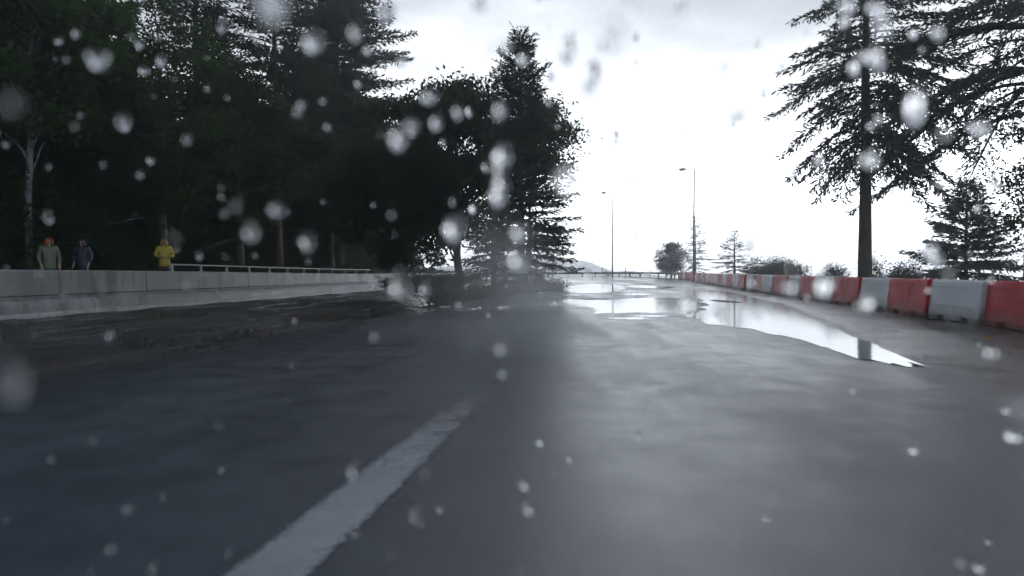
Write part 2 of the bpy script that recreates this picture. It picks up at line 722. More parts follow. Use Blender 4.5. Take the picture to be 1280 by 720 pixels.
# ------------------------------------------------------------------ far hills
mb = MB()
nx, ny = 60, 10
for i in range(ny + 1):
    for k in range(nx + 1):
        x = -780 + 1080 * k / nx
        t = i / ny
        y = 880 + 260 * t
        if x > 0:
            h = 13 + 24 * sm(175, 90, x) - 14 * sm(190, 290, x) + 2.2 * math.sin(x * .11) + 1.2 * math.sin(x * .37)
        else:
            h = 30 + 7 * math.sin(x * .011) + 2 * math.sin(x * .05)
        mb.v.append((x, y, ADDED_LAKE_Z - 1 + max(0, h) * math.sin(math.pi * min(1, t * 1.2) * .5) * (1 if t < .85 else .8)))
for i in range(ny):
    for k in range(nx):
        a = i * (nx + 1) + k
        mb.f.append((a, a + 1, a + nx + 2, a + nx + 1))
        mb.m.append(0)
tag(mb.build('hills', M['hill'], smooth=True), kind='structure')

# ------------------------------------------------------------------ haze (even, closed box round everything)
mb = MB()
mb.box((0, 480, 6), (1720, 1480, 50))
hz = mb.build('haze', [])
hm = bpy.data.materials.new('haze_air')
hm.use_nodes = True
ht = hm.node_tree
ht.nodes.clear()
pv = ht.nodes.new('ShaderNodeVolumePrincipled')
pv.inputs['Color'].default_value = (.97, .98, 1, 1)
pv.inputs['Density'].default_value = .0016
pv.inputs['Anisotropy'].default_value = .7
ho = ht.nodes.new('ShaderNodeOutputMaterial')
ht.links.new(pv.outputs[0], ho.inputs['Volume'])
hz.data.materials.append(hm)
tag(hz, kind='stuff')

# ------------------------------------------------------------------ painted centre dash
mb = MB()
n = 40
acr = []
for i in range(n + 1):
    y = -1.2 + (6.6 + 1.2) * i / n
    xc = -1.25 + ROAD_DIR * y
    for k in range(7):
        a = -1 + 2 * k / 6
        x = xc + a * .17
        mb.v.append((x, y, road_surface(x, y) + .006))
        acr.append(a)
for i in range(n):
    for k in range(6):
        a = i * 7 + k
        mb.f.append((a, a + 1, a + 8, a + 7))
        mb.m.append(0)
ln = mb.build('road_marking', m_paint(), smooth=True)
at = ln.data.attributes.new('across', 'FLOAT', 'POINT')
at.data.foreach_set('value', acr)
tag(ln, kind='structure')

# ------------------------------------------------------------------ left concrete wall
WT = thing('concrete_wall', (wall_x(20), 20, 0), 'long grey concrete roadside wall in front of the dark forest', 'wall')


def wall_h(y):
    return 1.24 - .21 * sm(14, 44, y)


def wall_part(name, prof, mat, y0, y1, step, jig=.0):
    """sweep profile [(offset towards road, height fn or value)] along the wall line"""
    mb = MB()
    nrm = Vector((1, -ROAD_DIR)).normalized()
    ys_ = [y0 + (y1 - y0) * i / round((y1 - y0) / step) for i in range(round((y1 - y0) / step) + 1)]
    for y in ys_:
        for (o, h) in prof:
            z = h(y) if callable(h) else h
            mb.v.append((wall_x(y) + nrm.x * o - WT.location.x, y + nrm.y * o - 20, z))
    q = len(prof)
    for i in range(len(ys_) - 1):
        for k in range(q):
            a, b = i * q + k, i * q + (k + 1) % q
            mb.f.append((a, b, b + q, a + q))
            mb.m.append(0)
    mb.f.append(tuple(range(q)))
    mb.m.append(0)
    e = (len(ys_) - 1) * q
    mb.f.append(tuple(e + k for k in range(q))[::-1])
    mb.m.append(0)
    return mb.build(name, mat, WT)


# wall cast in bays with open joints
y = -14.0
while y < 62:
    wall_part('wall_bay', [(-.16, -.2), (-.16, lambda v: wall_h(v)), (.10, lambda v: wall_h(v)), (.12, lambda v: wall_h(v) - .04), (.16, .56), (.12, .52), (.12, -.2)], M['concrete'], y, y + 5.97, 1.99)
    y += 6.0
pl = wall_part('plinth', [(.122, -.2), (.122, .46), (.30, .42), (.36, .30), (.44, -.2)], M['concrete'], -14, 62, 2)
kb = wall_part('kerb', [(.441, -.2), (.441, .10), (.60, .09), (.62, -.2)], M['kerbstone'], -14, 62, 2)
bevel(kb, .015)

# railing on the wall
RY0, RY1 = 23.4, 42
rl = thing('metal_railing', (wall_x(RY0), RY0, wall_h(RY0)), 'low pale metal railing along the top of the concrete wall', 'railing')


def rail_p(y, dz):
    return (wall_x(y) - wall_x(RY0) - .02, y - RY0, wall_h(y) - wall_h(RY0) + dz)


mb = MB()
yy = [RY0 + (RY1 - RY0) * i / 12 for i in range(13)]
mb.tube([rail_p(v, .235) for v in yy], [.032] * 13, 8)
mb.build('top_rail', M['railpaint'], rl, True)
pm = MB()
pm.box((0, 0, .1075), (.07, .07, .215))
pm.box((0, 0, .008), (.14, .14, .016))
pme = pm.mesh('post', M['railpaint'])
y = RY0 + .05
while y < RY1:
    o = link('post', pme, rl)
    o.location = rail_p(y, 0)
    y += 1.62

# ------------------------------------------------------------------ red and white barriers
def barrier_meshes():
    """water-filled plastic road barrier: flared foot, waist, fork slots, end knuckles"""
    L = 2.06
    bm = bmesh.new()
    prof = [(-.215, 0), (-.215, .10), (-.205, .18), (-.185, .36), (-.145, .77), (-.12, .81), (.12, .81), (.145, .77), (.185, .36), (.205, .18), (.215, .10), (.215, 0)]
    xs = [-L / 2, -L / 2 + .05, -.62, -.60, -.36, -.34, .34, .36, .60, .62, L / 2 - .05, L / 2]
    rows = []
    for x in xs:
        row = []
        inset = .03 if abs(x) > L / 2 - .01 else 0
        slot = .34 < abs(x) < .62 and abs(abs(x) - .48) < .125
        for (yy_, z) in prof:
            zz = z
            if slot and z <= .001:
                zz = .09
            row.append(bm.verts.new((x, yy_ * (1 - inset), zz * (1 - inset * .3))))
        rows.append(row)
    q = len(prof)
    for i in range(len(xs) - 1):
        for k in range(q):
            bm.faces.new((rows[i][k], rows[i][(k + 1) % q], rows[i + 1][(k + 1) % q], rows[i + 1][k]))
    bm.faces.new(rows[0])
    bm.faces.new(rows[-1][::-1])
    bmesh.ops.recalc_face_normals(bm, faces=bm.faces)
    me = bpy.data.meshes.new('body')
    bm.to_mesh(me)
    bm.free()
    mb = MB()
    mb.tube([(.45, 0, .805), (.45, 0, .84)], [.055, .05], 12)
    cap = mb.mesh('filler_cap', M['lampmetal'])
    mb = MB()
    mb.tube([(L / 2 - .005, 0, 0), (L / 2 - .005, 0, .09)], [.05, .05], 10)
    kn = mb.mesh('knuckle', M['lampmetal'])
    ribs = []
    for s in (-1, 1):
        for x0 in (-.80, .08):
            # recessed side panel lip: a shallow raised frame
            for (cx_, w_) in ((x0 + .36, .72),):
                for z_, hh in ((.30, .018), (.68, .018)):
                    off = .145 + .04 * (.77 - z_) / .41
                    mb = MB()
                    mb.box((cx_, s * (off + .003), z_), (w_, .014, hh))
                    ribs.append(mb.mesh('moulded_rib', M['white']))
    return me, cap, kn, ribs


b_me, b_cap, b_kn, b_rib = barrier_meshes()
b_body = {}
for c in ('red', 'white'):
    m2 = b_me.copy()
    m2.materials.clear()
    m2.materials.append(M[c])
    r2 = []
    for rib in b_rib:
        rib = rib.copy()
        rib.materials.clear()
        rib.materials.append(M[c])
        r2.append(rib)
    b_body[c] = (m2, r2)

# where each barrier stands, counted from the viewer along the right-hand row
path = [Vector((barrier_x(y), y)) for y in np.arange(1.5, 62, 1.0)] + [Vector(p) for p in ((17.2, 64), (17.75, 68), (18.0, 72))]
cum = [0]
for a, b in zip(path, path[1:]):
    cum.append(cum[-1] + (b - a).length)


def along(s):
    for i in range(len(path) - 1):
        if cum[i] <= s <= cum[i + 1]:
            t = (s - cum[i]) / (cum[i + 1] - cum[i])
            return path[i].lerp(path[i + 1], t), (path[i + 1] - path[i]).normalized()
    return path[-1], (path[-1] - path[-2]).normalized()


PITCH = 2.13
s0 = (12.2 - 1.5) / math.cos(math.atan(.163))       # far end of the red barrier at the picture's right edge
k0 = -int(s0 // PITCH)
ordn = ['nearest', 'second nearest', 'third nearest', 'fourth nearest', 'fifth nearest', 'sixth nearest', 'seventh nearest', 'eighth nearest']
count = {'red': 0, 'white': 0}
rnd = random.Random(11)
s = s0 - PITCH / 2 - PITCH * 1
idx = 0
while s < cum[-1] - 1:
    c = 'red' if idx % 2 == 1 else 'white'
    p, d = along(s)
    rz = math.atan2(d.y, d.x) + rnd.uniform(-.045, .045)
    if idx == 0:
        lab, grp = 'pale plastic road barrier beyond the right picture edge', None
        s += PITCH
        idx += 1
        continue
    n_ = count[c]
    if c == 'red':
        labs = ['bright red plastic barrier cut by the right edge of the picture',
                'red plastic barrier below the small bushy spruce, left of the nearest white barrier',
                'red plastic barrier at the foot of the tall open spruce trunk',
                'red plastic barrier next in line beyond the tall spruce trunk']
    else:
        labs = ['nearest dirty white plastic barrier, beside the bright red one at the edge',
                'white plastic barrier between the bushy spruce and the tall spruce trunk',
                'white plastic barrier just beyond the tall spruce trunk']
    if n_ < len(labs):
        lab = labs[n_]
    else:
        lab = f'small distant {c} barrier in the receding row along the right verge'
    count[c] += 1
    p = p + Vector((d.y, -d.x)) * rnd.uniform(-.07, .07)
    b = thing('road_barrier', (p.x, p.y, road_z(p.y) + .012), lab, 'barrier', 'red and white barriers along the right verge' if n_ < len(labs) else f'distant {c} barriers in the right-hand row', rz)
    o = link('body', b_body[c][0], b)
    bevel(o, .018)
    if idx < 15:
        link('filler_cap', b_cap, b)
        for rib in b_body[c][1]:
            link('moulded_rib', rib, b)
        for z_ in (.18, .45, .66):
            link('knuckle', b_kn, b).location = (0, 0, z_)
    s += PITCH
    idx += 1

# ------------------------------------------------------------------ guard rail round the bend
gl = [Vector(p) for p in ((18.5, 74.5), (18.6, 82), (16.5, 90), (12.4, 96.2), (6, 99), (-3, 99.8), (-16, 99.6))]
gp = smooth_line(gl, 40)
gr = thing('guard_rail', (gp[0].x, gp[0].y, road_z(gp[0].y) - .03), 'low dark guard rail across the far end of the road at the bend', 'guard rail')
mb = MB()
prof = [(0, .44), (.05, .49), (0, .56), (.05, .63), (0, .70), (-.02, .70), (-.02, .44)]
for i, p in enumerate(gp):
    d = (gp[min(i + 1, 39)] - gp[max(i - 1, 0)]).normalized()
    nn = Vector((-d.y, d.x))
    for o_, z in prof:
        q = p + nn * o_
        mb.v.append((q.x - gp[0].x, q.y - gp[0].y, z + road_z(p.y) - road_z(gp[0].y)))
q = len(prof)
for i in range(39):
    for k in range(q):
        a, b = i * q + k, i * q + (k + 1) % q
        mb.f.append((a, b, b + q, a + q))
        mb.m.append(0)
mb.build('beam', M['rail_dark'], gr)
mb = MB()
mb.box((0, 0, .24), (.12, .14, .9))
pme = mb.mesh('post', M['rail_dark'])
for i in range(0, 40, 2):
    o = link('post', pme, gr)
    d = (gp[min(i + 1, 39)] - gp[max(i - 1, 0)]).normalized()
    o.location = (gp[i].x - gp[0].x + d.y * .11, gp[i].y - gp[0].y - d.x * .11, road_z(gp[i].y) - road_z(gp[0].y))
    o.rotation_euler.z = math.atan2(d.y, d.x)

mb = MB()
mb.box((0, 0, .5), (.11, .06, 1.7))
dme = mb.mesh('pole', M['lampmetal'])
mb = MB()
mb.box((0, -.034, 1.18), (.09, .008, .16))
dre = mb.mesh('reflector', M['glass'])
for (x, y, lab) in ((17.1, 100.6, 'thin marker post behind the guard rail right of the far lamp post'), (13.45, 99.3, 'thin marker post behind the guard rail left of the far lamp post')):
    t = thing('marker_post', (x, y, road_z(y) - .03), lab, 'marker post', 'marker posts behind the guard rail')
    link('pole', dme, t)
    link('reflector', dre, t)

# ------------------------------------------------------------------ street lamps
def lamp_meshes():
    H = 12.6
    mb = MB()
    mb.tube([(0, 0, -.4), (0, 0, 1.2), (0, 0, 1.22), (0, 0, H)], [.13, .13, .105, .07], 12)
    post = mb.mesh('post', M['lampmetal'], True)
    mb = MB()
    mb.tube([(0, 0, H - .02), (-.25, 0, H + .02), (-1.0, 0, H + .05)], [.045, .04, .035], 8)
    arm = mb.mesh('arm', M['lampmetal'], True)
    mb = MB()
    pts = [(-.95, 0, H + .05), (-1.1, 0, H + .055), (-1.5, 0, H + .04), (-1.85, 0, H + .0)]
    mb.tube(pts, [.05, .13, .15, .06], 10)
    head = mb.mesh('lamp_head', M['lampmetal'], True)
    mb = MB()
    mb.tube([(-1.2, 0, H - .075), (-1.45, 0, H - .105), (-1.7, 0, H - .09)], [.04, .075, .03], 8)
    lens = mb.mesh('lens', M['glass'], True)
    return post, arm, head, lens


lp = lamp_meshes()
for (x, y, sc_, lab) in ((15.15, 100.8, 1.0, 'farther, shorter-looking street lamp standing alone against the white sky'), (20.65, 76.0, 1.0, 'nearer, taller street lamp rising behind the pale roadside spruce')):
    t = thing('street_lamp', (x, y, ground_z(x, y) if y < 90 else road_z(y) - .05), lab, 'street lamp', 'street lamps at the bend')
    t.rotation_euler = (0, R(.6), R(4))
    link('post', lp[0], t)
    link('arm', lp[1], t)
    h_ = link('lamp_head', lp[2], t)
    link('lens', lp[3], h_)

# ------------------------------------------------------------------ trees


def leaf_quads(P, D, Ln, Wd, rng):
    """diamond leaves: base P, direction D, length, width -> (4n,3)"""
    n = len(P)
    r = rng.normal(size=(n, 3))
    S = np.cross(D, r)
    S /= np.linalg.norm(S, axis=1, keepdims=True) + 1e-9
    Ln, Wd = Ln[:, None], Wd[:, None]
    V = np.empty((n, 4, 3))
    V[:, 0] = P
    V[:, 1] = P + D * Ln * .45 + S * Wd * .5
    V[:, 2] = P + D * Ln
    V[:, 3] = P + D * Ln * .45 - S * Wd * .5
    return V.reshape(-1, 3)


def unit(a):
    return a / (np.linalg.norm(a, axis=-1, keepdims=True) + 1e-9)


def conifer(h, crown0, radius, seed, spacing=.42, per=5, needle=.15, dens=1.0, droop=.35, trunk_r=.18, lean=(0, 0), top_r=.06, power=.8, bare=.12, irregular=.25, side_bias=None):
    """returns (wood MB, leaf verts). origin at the foot of the trunk"""
    rng = np.random.default_rng(seed)
    mb = MB()
    npt = 9
    wob = rng.normal(0, .012 * h / 6, (npt, 2))
    tp = []
    for i in range(npt):
        t = i / (npt - 1)
        tp.append((lean[0] * t * h + wob[i, 0] * t, lean[1] * t * h + wob[i, 1] * t, -.3 + (h + .3) * t))
    mb.tube(tp, [trunk_r * (1 - .93 * (i / (npt - 1)) ** .9) + .008 for i in range(npt)], 9)

    def trunk_at(z):
        t = (z + .3) / (h + .3) * (npt - 1)
        k = min(int(t), npt - 2)
        return np.array(tp[k]) * (1 - (t - k)) + np.array(tp[k + 1]) * (t - k)
    P, D, Ls_, Ws_ = [], [], [], []
    z = crown0
    while z < h - .05:
        t = (z - crown0) / (h - crown0)
        rad = radius * (1 - t) ** power * (min(1, .72 + 1.6 * t)) + top_r
        nb = max(3, int(per - 1.5 * t + rng.uniform(-.5, .9)))
        a0 = rng.uniform(0, 6.28)
        for b in range(nb):
            az = a0 + b * 6.283 / nb + rng.normal(0, .28)
            L = rad * max(.35, rng.normal(1, irregular))
            if side_bias is not None:
                L *= 1 + side_bias[1] * math.cos(az - side_bias[0])
            if rng.random() < bare * (1 - t):
                L *= .45
            L = max(L, .07)
            elev0 = .15 + .75 * t - droop * .6 * (1 - t)
            pts = []
            p = trunk_at(z + rng.normal(0, .05))
            el_ = elev0
            nseg = 7
            hd = np.array([math.cos(az), math.sin(az), 0])
            curve = rng.normal(0, .06)
            for sgi in range(nseg + 1):
                pts.append(p.copy())
                u = sgi / nseg
                e = el_ - droop * 1.5 * math.sin(u * 2.0) * (1 - .5 * t) + .42 * u * u
                az2 = az + curve * sgi * .3
                hd = np.array([math.cos(az2), math.sin(az2), 0])
                p = p + (hd * math.cos(e) + np.array([0, 0, math.sin(e)])) * L / nseg
            pts = np.array(pts)
            if L > .3:
                r0 = .010 + .010 * L
                mb.tube([tuple(v) for v in pts], [r0 * (1 - .85 * i / nseg) for i in range(nseg + 1)], 4, cap=False)
            # twigs on both sides
            nt = max(3, int(L / .115 * dens))
            for k in range(nt):
                u = .16 + .84 * (k + rng.random()) / nt
                f = u * nseg
                i0 = min(int(f), nseg - 1)
                base = pts[i0] * (1 - (f - i0)) + pts[i0 + 1] * (f - i0)
                dv = pts[i0 + 1] - pts[i0]
                dv = dv / (np.linalg.norm(dv) + 1e-9)
                side = np.cross(dv, [0, 0, 1.0])
                side = side / (np.linalg.norm(side) + 1e-9)
                for sg in (-1, 1):
                    tl = (.10 + .36 * L ** .75 * (1 - u) ** .7 * min(1, .35 + u * 1.6)) * rng.uniform(.6, 1.25)
                    td = dv * .72 + side * sg * rng.uniform(.5, .95) + np.array([0, 0, rng.normal(-.16, .14)])
                    td = td / np.linalg.norm(td)
                    m = max(2, int(tl / (needle * .42) * dens))
                    for q in range(m):
                        w = (q + rng.random()) / m
                        P.append(base + td * tl * w + np.array([0, 0, -.10 * tl * w * w]))
                        dd = td + rng.normal(0, .38, 3)
                        D.append(dd)
                        Ls_.append(needle * rng.uniform(.7, 1.3))
                        Ws_.append(needle * rng.uniform(.20, .34))
        z += spacing * (1 - .45 * t) * rng.uniform(.75, 1.25)
    P, D = np.array(P), unit(np.array(D))
    V = leaf_quads(P, D, np.array(Ls_), np.array(Ws_), rng)
    return mb, V


def broadleaf(h, crown0, rx, seed, nleaf=14000, leaf=.13, trunk_r=.16, lean=(0, 0), ry=None, clump=.55, nclump=70, lop=.0):
    rng = np.random.default_rng(seed)
    ry = ry or rx
    mb = MB()
    npt = 8
    wob = rng.normal(0, .05, (npt, 2))
    tp = []
    for i in range(npt):
        t = i / (npt - 1)
        tp.append(np.array([lean[0] * t * h + wob[i, 0] * t * 2, lean[1] * t * h + wob[i, 1] * t * 2, -.3 + (h * .86 + .3) * t]))
    mb.tube([tuple(p) for p in tp], [trunk_r * (1 - .88 * i / (npt - 1)) + .01 for i in range(npt)], 9)
    cz = (h + crown0) / 2
    hz_ = (h - crown0) / 2
    top = tp[-1]
    C = []
    for i in range(nclump):
        v = rng.normal(size=3)
        v /= np.linalg.norm(v)
        r = rng.uniform(.25, 1) ** .55
        zc = v[2]
        taper = 1 - .25 * max(0, zc) - .15 * max(0, -zc)
        c = np.array([v[0] * rx * r * taper + lop * rx * zc, v[1] * ry * r * taper, cz + zc * hz_ * r])
        f = np.clip(c[2] / h, 0, 1)
        c[0] += lean[0] * h * f
        c[1] += lean[1] * h * f
        C.append(c)
        # limb from trunk to the clump
        tz = np.clip((c[2] - abs(rng.normal(.8, .5))) / (h * .86), .18, .97)
        k = min(int(tz * (npt - 1)), npt - 2)
        s_ = tp[k] + (tp[k + 1] - tp[k]) * (tz * (npt - 1) - k)
        mid = (s_ + c) / 2 + np.array([0, 0, .15]) + rng.normal(0, .12, 3)
        r0 = .018 + .012 * np.linalg.norm(c - s_)
        mb.tube([tuple(s_), tuple(mid), tuple(c)], [r0, r0 * .6, .006], 5, cap=False)
    C = np.array(C)
    wts = rng.uniform(.4, 1.4, nclump)
    which = rng.choice(nclump, nleaf, p=wts / wts.sum())
    sz = rng.uniform(.6, 1.35, nclump)[which][:, None] * clump
    off = rng.normal(size=(nleaf, 3)) * sz * np.array([.62, .62, .42])
    P = C[which] + off
    D = unit(off * .6 + rng.normal(0, .5, (nleaf, 3)) + np.array([0, 0, -.18]))
    V = leaf_quads(P, D, leaf * rng.uniform(.7, 1.35, nleaf), leaf * rng.uniform(.42, .7, nleaf), rng)
    return mb, V


def plant_tree(name, data, loc, label, cat, bark, leafmat, group=None, rz=0.0, sc=1.0):
    mb, V = data
    t = thing(name, loc, label, cat, group, rz)
    t.scale = (sc, sc, sc)
    mb.build('trunk', bark, t, True)
    link('crown', quad_mesh('crown', V, len(V) // 4, leafmat), t)
    return t


def px(p, Y):
    return (p - 640) / 834 * Y


def put(x, y):
    return (x, y, ground_z(x, y) - .03)


def hgt(p, Y, top):
    return CAM_H + (340 - top) / 834 * Y - ground_z(px(p, Y), Y)


# --- right-hand side, beyond the barriers
plant_tree('spruce_tree', conifer(15.0, 4.9, 3.05, 21, .36, 6, .22, 1.15, .62, .235, irregular=.28, power=.72, bare=.2, side_bias=(0, .12)),
           put(px(1081, 22), 22), 'tall open spruce with bare lower trunk behind the red and white barriers', 'spruce', M['bark'], M['needles_right'])
plant_tree('spruce_tree', conifer(hgt(1207, 24, 233), .6, 1.95, 22, .22, 8, .19, 1.3, .35, .10, irregular=.2), put(px(1207, 24), 24),
           'small bushy spruce standing behind the white barrier near the right edge', 'spruce', M['bark'], M['needles_right'])
plant_tree('spruce_tree', conifer(14.5, 5.8, 4.5, 23, .42, 6, .21, 1.0, .5, .22, bare=.3, irregular=.4, power=.5), put(14.4, 18.5),
           'large spruce reaching in from the upper right corner of the picture', 'spruce', M['bark'], M['needles_right'])
plant_tree('leafy_tree', broadleaf(8.5, 2.2, 2.0, 24, 6000, .14, .12, nclump=40), put(17.6, 21.5),
           'green leafy tree at the right edge behind the corner spruce', 'tree', M['bark'], M['leaves'])
plant_tree('spruce_tree', conifer(hgt(918, 47, 292), .9, 1.55, 25, .25, 5, .16, 1.0, .3, .09), put(px(918, 47), 47),
           'small slim spruce standing alone above the distant barriers', 'spruce', M['bark'], M['needles_right'])
plant_tree('spruce_tree', conifer(hgt(869, 71, 271), 1.0, 2.1, 26, .32, 5, .2, .8, .3, .12, bare=.3), put(px(869, 71), 71),
           'pale thin spruce in front of the nearer lamp post', 'spruce', M['bark'], M['needles_right'])
plant_tree('leafy_tree', broadleaf(hgt(839, 84, 304), .6, 1.9, 27, 9000, .2, .12, nclump=45, clump=.55), put(px(839, 84), 84),
           'small rounded dark tree left of the nearer lamp post', 'tree', M['bark'], M['leaves_dark'])


def shrub(name, loc, rx, h, seed, n, leaf, label, mat, group=None):
    rng = np.random.default_rng(seed)
    mb = MB()
    C = []
    for i in range(14):
        a = rng.uniform(0, 6.28)
        r = rx * rng.uniform(.1, 1) ** .6
        c = np.array([r * math.cos(a), r * math.sin(a) * .8, h * rng.uniform(.25, .9)])
        C.append(c)
        mb.tube([(c[0] * .1, c[1] * .1, -.1), tuple(c * np.array([.5, .5, .55])), tuple(c)], [.025, .015, .005], 5, cap=False)
    C = np.array(C)
    wh = rng.integers(0, 14, n)
    off = rng.normal(size=(n, 3)) * np.array([rx * .20, rx * .20, h * .10])
    P = C[wh] + off
    P[:, 2] = np.maximum(P[:, 2], .03)
    D = unit(off + rng.normal(0, .25, (n, 3)) * rx)
    t = thing(name, loc, label, 'shrub', group)
    mb.build('stem', M['bark'], t, True)
    V = leaf_quads(P, D, leaf * rng.uniform(.7, 1.3, n), leaf * rng.uniform(.4, .65, n), rng)
    link('crown', quad_mesh('crown', V, n, mat), t)
    return t


shrub('low_shrub', put(px(958, 43), 43), 1.5, hgt(958, 43, 326), 31, 9000, .10, 'low dark shrub right of the small slim spruce', M['leaves_dark'])
shrub('low_shrub', put(px(1000, 32), 32), 1.0, hgt(1000, 32, 334), 36, 6000, .08, 'low shrub peeping over the barriers left of the tall spruce trunk', M['leaves_dark'])
shrub('low_shrub', put(px(1112, 24), 24), .9, hgt(1112, 24, 329), 32, 7000, .08, 'low shrub right of the tall spruce trunk behind the barriers', M['leaves_dark'])
shrub('low_shrub', put(px(1062, 23), 23.6), .5, hgt(1062, 23.6, 334), 33, 3500, .07, 'little shrub left of the tall spruce trunk behind the barriers', M['leaves_dark'])

# --- roadside group in the middle
plant_tree('spruce_tree', conifer(9.25, .9, 1.9, 41, .24, 7, .19, 1.25, .28, .15, irregular=.26, power=.62), (px(652, 22.8), 22.8, -.05),
           'pointed dark spruce on the road edge in the middle of the picture', 'spruce', M['bark'], M['needles'])
plant_tree('leafy_tree', broadleaf(8.1, 2.3, 2.6, 42, 30000, .17, .17, nclump=110, lean=(-.02, 0)), (px(575, 24.5), 24.5, -.05),
           'broad dark leafy tree left of the pointed roadside spruce', 'tree', M['bark'], M['leaves_dark'])
plant_tree('leafy_tree', broadleaf(7.9, 4.0, 1.6, 43, 9500, .15, .12, nclump=48, lean=(.03, 0), lop=.1), (px(660, 25.6), 25.6, -.05),
           'leafy tree whose crown shows on the right of the pointed spruce', 'tree', M['bark'], M['leaves_dark'])
plant_tree('spruce_tree', conifer(6.8, 1.25, 1.45, 44, .32, 6, .17, .95, .3, .105, irregular=.35, bare=.3), (px(617, 20.6), 20.6, -.05),
           'thin sparse spruce with bare lower branches left of the pointed spruce', 'spruce', M['bark'], M['needles'])
plant_tree('leafy_tree', broadleaf(8.2, 1.0, 2.9, 45, 30000, .19, .16, nclump=110), (px(505, 28), 28, -.05),
           'dark leafy tree between the forest edge and the roadside group', 'tree', M['bark'], M['leaves_dark'])
shrub('roadside_shrub', (px(668, 21.6), 21.6, -.03), .75, .95, 34, 9000, .075, 'dark low shrub at the foot of the pointed roadside spruce', M['leaves_dark'])
shrub('roadside_shrub', (px(540, 20.5), 20.5, -.03), 1.3, 1.0, 35, 14000, .075, 'dark spreading shrub at the road edge left of the sparse spruce', M['leaves_dark'])

shrub('roadside_shrub', (px(608, 20.0), 20.0, -.03), .7, .75, 37, 7000, .07, 'small dark shrub around the foot of the sparse spruce', M['leaves_dark'])

# --- forest edge on the left
def fx(p, Y):
    return put(px(p, Y), Y)


plant_tree('birch_tree', broadleaf(12.5, 4.3, 2.9, 51, 30000, .2, .13, nclump=70, clump=.75, lean=(.035, 0)), fx(34, 21.5),
           'slender tree with a pale leaning trunk at the far left', 'birch', M['birchbark'], M['leaves'])
plant_tree('conifer_tree', conifer(17, 2.5, 3.4, 52, .46, 7, .25, .95, .4, .24), fx(118, 27),
           'tall dark conifer right of the pale leaning trunk', 'conifer', M['bark'], M['needles'])
plant_tree('pine_tree', conifer(18, 5.0, 3.4, 53, .46, 7, .26, .95, .4, .27, power=.5), fx(348, 34),
           'tall pine with a red brown trunk in the left forest', 'pine', M['redbark'], M['needles'])
plant_tree('conifer_tree', conifer(24, 2.5, 5.2, 54, .48, 8, .32, 1.1, .42, .33, power=.55, irregular=.3), fx(424, 42),
           'big conifer overhanging the forest end left of the grey sky', 'conifer', M['bark'], M['needles'])
plant_tree('leafy_tree', broadleaf(11.5, 1.6, 3.2, 55, 14000, .17, .2, nclump=85), fx(205, 26.5),
           'leafy tree behind the person in yellow', 'tree', M['bark'], M['leaves'])
plant_tree('leafy_tree', broadleaf(10, 1.4, 3.0, 56, 12000, .17, .2, nclump=80), fx(300, 31),
           'leafy green tree behind the start of the railing', 'tree', M['bark'], M['leaves'])
plant_tree('conifer_tree', conifer(19, 1.8, 3.6, 57, .5, 6, .2, .85, .4, .26), fx(-30, 25),
           'dark conifer cut by the left edge of the picture', 'conifer', M['bark'], M['needles'])
plant_tree('leafy_tree', broadleaf(12.5, 1.5, 3.8, 58, 26000, .24, .22, nclump=90), fx(415, 39.5),
           'leafy tree in front of the big overhanging conifer', 'tree', M['bark'], M['leaves'])
plant_tree('conifer_tree', conifer(21, 4, 4.0, 59, .5, 7, .30, .9, .4, .28), fx(250, 35),
           'tall conifer behind the leafy trees near the railing start', 'conifer', M['bark'], M['needles'])

# deeper forest, reads as one mass
rng = np.random.default_rng(77)
protoA = conifer(16, 1.0, 3.4, 71, .8, 6, .42, .42, .4, .22)
protoB = broadleaf(12, .8, 3.6, 72, 3200, .36, .2, nclump=60, clump=.8)
allV, wood = [], MB()
cnt = 0
for i in range(900):
    y = rng.uniform(8, 92)
    x = wall_x(min(y, 66)) - rng.uniform(5.5, 34)
    if y > 66:
        x -= (y - 66) * .3
    if y > 78 and x > -36:
        continue
    if x / max(y, 1) < -1.25:
        continue
    cnt += 1
    if cnt > 105:
        break
    mbp, Vp = protoA if rng.random() < .5 else protoB
    a = rng.uniform(0, 6.28)
    s_ = rng.uniform(.75, 1.05)
    rot = np.array([[math.cos(a), -math.sin(a), 0], [math.sin(a), math.cos(a), 0], [0, 0, 1]]) * s_
    o_ = np.array([x, y, ground_z(x, y)])
    allV.append(Vp @ rot.T + o_)
    wood.tube([(x, y, o_[2] - .3), (x, y, o_[2] + 10 * s_)], [.22 * s_, .05], 7)
V = np.concatenate(allV)
tag(link('forest_foliage', quad_mesh('forest_foliage', V, len(V) // 4, M['under'])), 'dark mass of forest trees filling the bank behind the wall', 'forest', kind='stuff')
tag(wood.build('forest_trunks', M['bark'], smooth=True), 'dim trunks deep in the forest mass behind the wall', 'forest', kind='stuff')

# undergrowth right behind the wall
nU = 80000
y = rng.uniform(6, 62, nU)
back = np.where(rng.random(nU) < .12, rng.uniform(.5, 1.1, nU), rng.uniform(2.2, 7.5, nU))
x = -15.8 + ROAD_DIR * y - back
hmax = np.where(back < 1.2, -.25, 1.2) + .45 * back + np.where(back < 1.2, .35, 1.0) * (.8 * np.sin(y * 1.1 + back) + .5 * np.sin(y * 2.7))
hmax = np.maximum(hmax, .12)
z0 = np.array([ground_z(float(a), float(b)) for a, b in zip(x, y)])
z = z0 + hmax * rng.random(nU) ** .7
D = unit(rng.normal(0, .6, (nU, 3)) + np.array([.5, -.2, .2]))
V = leaf_quads(np.stack([x, y, z], 1), D, rng.uniform(.14, .34, nU), rng.uniform(.07, .15, nU), rng)
tag(link('undergrowth', quad_mesh('undergrowth', V, nU, M['under'])), 'dark tangled undergrowth along the back of the concrete wall', 'undergrowth', kind='stuff')

